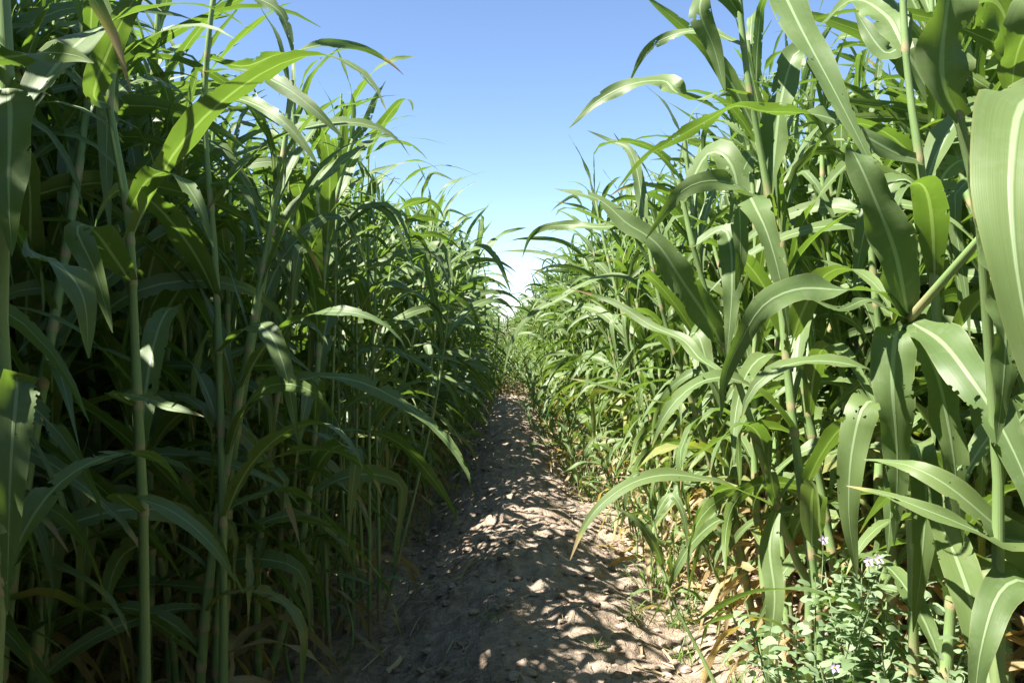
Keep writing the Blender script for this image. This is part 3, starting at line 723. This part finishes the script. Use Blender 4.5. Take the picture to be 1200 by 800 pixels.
# ------------------------------------------------------------------ ground litter
def strips(n, xr, yr, seed, lr, wr, dense=None):
    g = np.random.default_rng(seed); V = []; Q = []; LC = []; off = 0
    for _ in range(n):
        x = dense(g) if dense else g.uniform(*xr); y = yr[0] + (yr[1] - yr[0]) * g.random() ** 1.5
        a = g.uniform(0, 3.14); L = g.uniform(*lr); wd = g.uniform(*wr)
        t = np.linspace(-.5, .5, 5); cv = g.normal(0, .18)
        px = x + np.cos(a + cv * t) * L * t; py = y + np.sin(a + cv * t) * L * t
        pz = ground_z(px, py); pz = np.maximum(pz, np.linspace(pz[0], pz[-1], 5)) + .004 + g.uniform(0, .008)
        P = np.stack([px, py, pz], 1)
        W = np.array([-math.sin(a), math.cos(a), g.normal(0, .4)]) * wd / 2
        up = np.array([0, 0, wd * .35])
        V.append(np.stack([P - W, P + up, P + W], 1).reshape(-1, 3)); Q.append(grid_quads(5, 3) + off); off += 15
        lc = np.zeros((15, 3)); lc[:, 2] = g.random(); LC.append(lc)
    return np.vstack(V), np.vstack(Q), np.vstack(LC)
v, q, lc = strips(1700, (-1.5, 1.3), (1.7, 9), 3, (.02, .13), (.0015, .004))
tag(link('straw_litter', mesh_from('straw_litter', v, q, lc, None, [M_STRAW])), 'loose bits of straw scattered over the soil path', 'straw', kind='stuff')

v, q, lc = strips(520, None, (1.6, 10), 13, (.07, .24), (.008, .024), lambda g: (g.normal(-.95, .28) if g.random() < .6 else g.normal(.95, .2)))
tag(link('leaf_litter', mesh_from('leaf_litter', v, q, lc, None, [M_STRAW])), 'withered brown leaf blades littering the ground under both crop rows', 'leaf litter', kind='stuff')

def lumps(n, seed):
    g = np.random.default_rng(seed); V = []; Q = []; LC = []; off = 0
    nu, nv = 7, 5
    for _ in range(n):
        x = g.normal(.1, .55); y = 1.8 + 7 * g.random() ** 1.6
        r = .003 + .022 * g.random() ** 5
        if abs(x) > 1.3: continue
        th = np.linspace(0, 2 * np.pi, nu, endpoint=False); ph = np.linspace(.12, np.pi - .12, nv)
        rad = r * g.uniform(.72, 1.25, (nv, nu)); sq = g.uniform(.4, .7); ex = g.uniform(.8, 1.5); a0 = g.uniform(0, 3)
        vx = rad * np.sin(ph)[:, None] * np.cos(th)[None] * ex; vy = rad * np.sin(ph)[:, None] * np.sin(th)[None]; vz = rad * np.cos(ph)[:, None] * sq
        cx = vx * math.cos(a0) - vy * math.sin(a0) + x; cy = vx * math.sin(a0) + vy * math.cos(a0) + y
        V.append(np.stack([cx, cy, vz + float(ground_z(x, y)) + r * .3], -1).reshape(-1, 3))
        i = np.arange(nv - 1)[:, None] * nu; j = np.arange(nu)[None]; j2 = (j + 1) % nu
        qq = np.stack([i + j, i + nu + j, i + nu + j2, i + j2], -1).reshape(-1, 4)
        cap = np.array([[0, 1, 2, 3], [0, 3, 4, 6]]); cap2 = cap[:, ::-1] + nu * (nv - 1)
        Q.append(np.vstack([qq, cap, cap2]) + off); off += nu * nv
        l = np.zeros((nu * nv, 3)); l[:, 2] = g.random(); LC.append(l)
    return np.vstack(V), np.vstack(Q), np.vstack(LC)
v, q, lc = lumps(3200, 9)
tag(link('soil_clods', mesh_from('soil_clods', v, q, lc, None, [M_CLOD], smooth=False)), 'crumbly clods of dry soil lying on the path', 'soil clods', kind='stuff')

# fallen leaves in the shade at the lower left
gl = np.random.default_rng(21)
fallen = [(385, 722, 300, 800, .05, 'pale curled fallen leaf lying by the left stalks at the bottom edge'),
          (330, 735, 240, 790, .045, 'grey fallen leaf under the nearest left plants, beside the pale curled one'),
          (300, 690, 380, 668, .03, 'small fallen leaf in a sun fleck under the left stalks'),
          (210, 760, 130, 800, .05, 'broad fallen leaf in deep shade at the bottom left'),
          (410, 760, 460, 740, .018, 'narrow yellowed blade lying on the dark side of the ridge'),
          (560, 655, 530, 690, .016, 'short dry blade on the ridge in dappled shade'),
          (690, 640, 745, 632, .03, 'pale dead blade lying flat beside the drooping bow leaf'),
          (860, 780, 820, 800, .03, 'withered blade at the foot of the slanting seedling')]
for x0, y0, x1, y1, wd, lab in fallen:
    def gp(px, py):
        d = CM @ np.array([(px - 600) / F, (400 - py) / F, -1.0]); z = -.08
        p = None
        for _ in range(6):
            p = np.array([0, 0, CAMZ]) + d * ((z - CAMZ) / d[2]); z = float(ground_z(p[0], p[1]))
        return p
    a, b = gp(x0, y0), gp(x1, y1); t = np.linspace(0, 1, 14)[:, None]
    P = a + (b - a) * t; side_ = np.array([-(b - a)[1], (b - a)[0], 0]); P = P + side_ * .12 * np.sin(t * 3.1) * gl.normal()
    P[:, 2] = ground_z(P[:, 0], P[:, 1], False) + .02 + .012 * np.sin(t[:, 0] * 9 + gl.uniform(0, 6))
    pc = blade('fallen_leaf', P, np.tile([gl.normal(0, .3), gl.normal(0, .3), 1.], (14, 1)), wd, 4, gl, gl.uniform(.5, .7), .3, .5, .3)
    o = link('fallen_leaf', mesh_from('fallen_leaf', pc.v - a, pc.q, pc.lc, pc.dry, [M_LEAF])); o.location = a
    tag(o, lab, 'fallen leaf', 'fallen leaves on the soil')

# ------------------------------------------------------------------ grass tufts at the foot of the right row
def tuft(g, n, h):
    V = []; Q = []; LC = []; off = 0
    for _ in range(n):
        az = g.uniform(0, 6.28); L = h * g.uniform(.5, 1.1); b = np.array([g.normal(0, .02), g.normal(0, .02), -.005])
        pc = arc_leaf('b', b, az, R(g.uniform(5, 40)), R(g.uniform(50, 140)), L, g.uniform(.003, .006), 6, 2, g)
        V.append(pc.v); Q.append(pc.q + off); off += len(pc.v); LC.append(pc.lc)
    return mesh_from('grass_tuft', np.vstack(V), np.vstack(Q), np.vstack(LC), None, [M_GRASS])
gt = np.random.default_rng(31)
TUFTS = [tuft(gt, 26, .13), tuft(gt, 38, .18), tuft(gt, 18, .09)]
spots = [(.72, 2.55, 1, 1.1, 'bright grass tuft at the foot of the stalk behind the slanting seedling'),
         (.60, 2.85, 0, 1, 'low grass tuft below the tip of the bow shaped leaf'),
         (.83, 2.75, 1, 1, 'thick grass tuft between two sunny stalks at the path edge'),
         (.55, 2.42, 2, 1, 'tiny grass tuft on the lit soil left of the slanting seedling'),
         (.30, 2.75, 2, .8, 'lone grass sprout near the crest of the ridge'),
         (-.05, 2.95, 2, .8, 'lone grass sprout in dappled light on the shaded slope')]
for x, y, k, s, lab in spots:
    o = link('grass_tuft', TUFTS[k]); o.location = (x, y, float(ground_z(x, y))); o.scale = (s,) * 3; o.rotation_euler.z = gt.uniform(0, 6)
    tag(o, lab, 'grass tuft', 'grass tufts on the path')
for i in range(34):
    y = 3.1 + 6 * (i / 34) ** 1.2; x = gt.normal(.68, .09)
    o = link('grass_tuft', TUFTS[i % 3]); o.location = (x, y, float(ground_z(x, y))); o.scale = (gt.uniform(.8, 1.5),) * 3; o.rotation_euler.z = gt.uniform(0, 6)
    tag(o, 'green grass tuft lining the foot of the right crop row farther along', 'grass tuft', 'grass tufts lining the right row')

# ------------------------------------------------------------------ lilac flowered weeds, lower right
def weed(label, x, y, h, n, seed, flowers):
    g = np.random.default_rng(seed)
    z = float(ground_z(x, y)) - .005
    root = bpy.data.objects.new('flowering_weed', None); root.empty_display_size = .05; COL.objects.link(root); root.location = (x, y, z)
    tag(root, label, 'weed', 'lilac flowered weeds')
    LV = []
    tips = []
    for _ in range(n):
        az = g.uniform(0, 6.28); H = h * g.uniform(.68, 1.1); sp = g.uniform(.1, .42) * H
        pts = [np.zeros(3), np.array([math.cos(az) * sp * .3, math.sin(az) * sp * .3, H * .4]), np.array([math.cos(az) * sp * .7 + g.normal(0, .02), math.sin(az) * sp * .7 + g.normal(0, .02), H * .75]), np.array([math.cos(az) * sp, math.sin(az) * sp, H])]
        C = spline(pts, 24)
        st = tube('stem', C, np.linspace(.0032, .0012, 24), 6, g, np.zeros(24))
        link('stem', mesh_from('stem', st.v, st.q, st.lc, None, [M_WSTEM]), root)
        tips.append(C[-1])
        nl = int(H / .0115)
        for j in range(nl):
            t = .15 + .85 * j / nl; b = C[int(t * 23)]
            a2 = j * 2.4 + g.normal(0, .4); el = g.uniform(.1, .9)
            pet = g.uniform(.006, .014); L = g.uniform(.034, .056) * (1.12 - .4 * t)
            dr = np.array([math.cos(a2) * math.cos(el), math.sin(a2) * math.cos(el), math.sin(el)])
            sgrid = np.linspace(0, 1, 6)[:, None]
            P = b + dr * (pet + L * sgrid) + np.array([0, 0, -1.]) * (L * .35 * sgrid ** 2)
            Nn = np.array([0, 0, 1.]) + g.normal(0, .35, 3)
            LV.append(blade('f', P, np.tile(Nn, (6, 1)), L * g.uniform(.42, .6), 2, g, 0, 0, .5, .1, 'oval'))
            if g.random() < .45:      # side shoot
                b2 = b + dr * g.uniform(.02, .05) + np.array([0, 0, .015]); LV.append(blade('f', b2 + (P - P[0]) * .7, np.tile(Nn + g.normal(0, .4, 3), (6, 1)), L * .4, 2, g, 0, 0, .5, .1, 'oval'))
    pc, _ = join(LV, 'foliage')
    link('foliage', mesh_from('foliage', pc.v, pc.q, pc.lc, None, [M_WEED]), root)
    for fpos in flowers:
        c0 = at(*fpos) - np.array([x, y, z])
        near_t = min(tips, key=lambda t: np.linalg.norm(t - c0))
        ax = unit(np.array([g.normal(-.3, .3), -1 + g.normal(0, .2), .5]))
        e1 = unit(np.cross(ax, [0, 0, 1.])); e2 = np.cross(ax, e1)
        pt = []
        for k in range(5):
            a = k * 2 * math.pi / 5 + g.normal(0, .1); d_ = e1 * math.cos(a) + e2 * math.sin(a)
            ss = np.linspace(0, 1, 6)[:, None]
            P = c0 + d_ * (.002 + .0085 * ss) + ax * (.005 * ss ** 2 - .002)
            pt.append(blade('p', P, np.tile(ax, (6, 1)), .0062, 2, g, 0, 0, .35, .1, 'oval'))
        pc, _ = join(pt, 'flower')
        fo = link('flower', mesh_from('flower', pc.v, pc.q, pc.lc, None, [M_PETAL]), root)
        an = tube('stamen', np.array([c0, c0 + ax * .003, c0 + ax * .007, c0 + ax * .009]), [.0012, .0015, .0011, .0003], 6, g, np.zeros(4))
        link('stamen', mesh_from('stamen', an.v, an.q, an.lc, None, [M_ANTHER]), fo)
        pd = tube('stem', spline([near_t * .0 + c0 - np.array([0, -.01, .09]), c0 - ax * .02 - np.array([0, 0, .03]), c0 - ax * .002], 8), np.full(8, .0009), 5, g, np.zeros(8))
        link('flower_stalk', mesh_from('flower_stalk', pd.v, pd.q, pd.lc, None, [M_WSTEM]), root)
weed('tallest weed with a lilac flower beside the leaning sunny stalk', .62, 1.70, .66, 10, 41, [(965, 632, 1.72)])
weed('bushy grey green weed with two lilac blooms under the ribbed leaf', .74, 1.66, .62, 12, 42, [(1018, 658, 1.66), (1030, 655, 1.67)])
weed('low weed with a lilac flower at the bottom edge, left of the other weeds', .66, 1.56, .54, 10, 43, [(978, 782, 1.54)])
weed('loose weed with wiry stems nearest the bottom right corner, without flowers', .86, 1.66, .58, 9, 44, [])
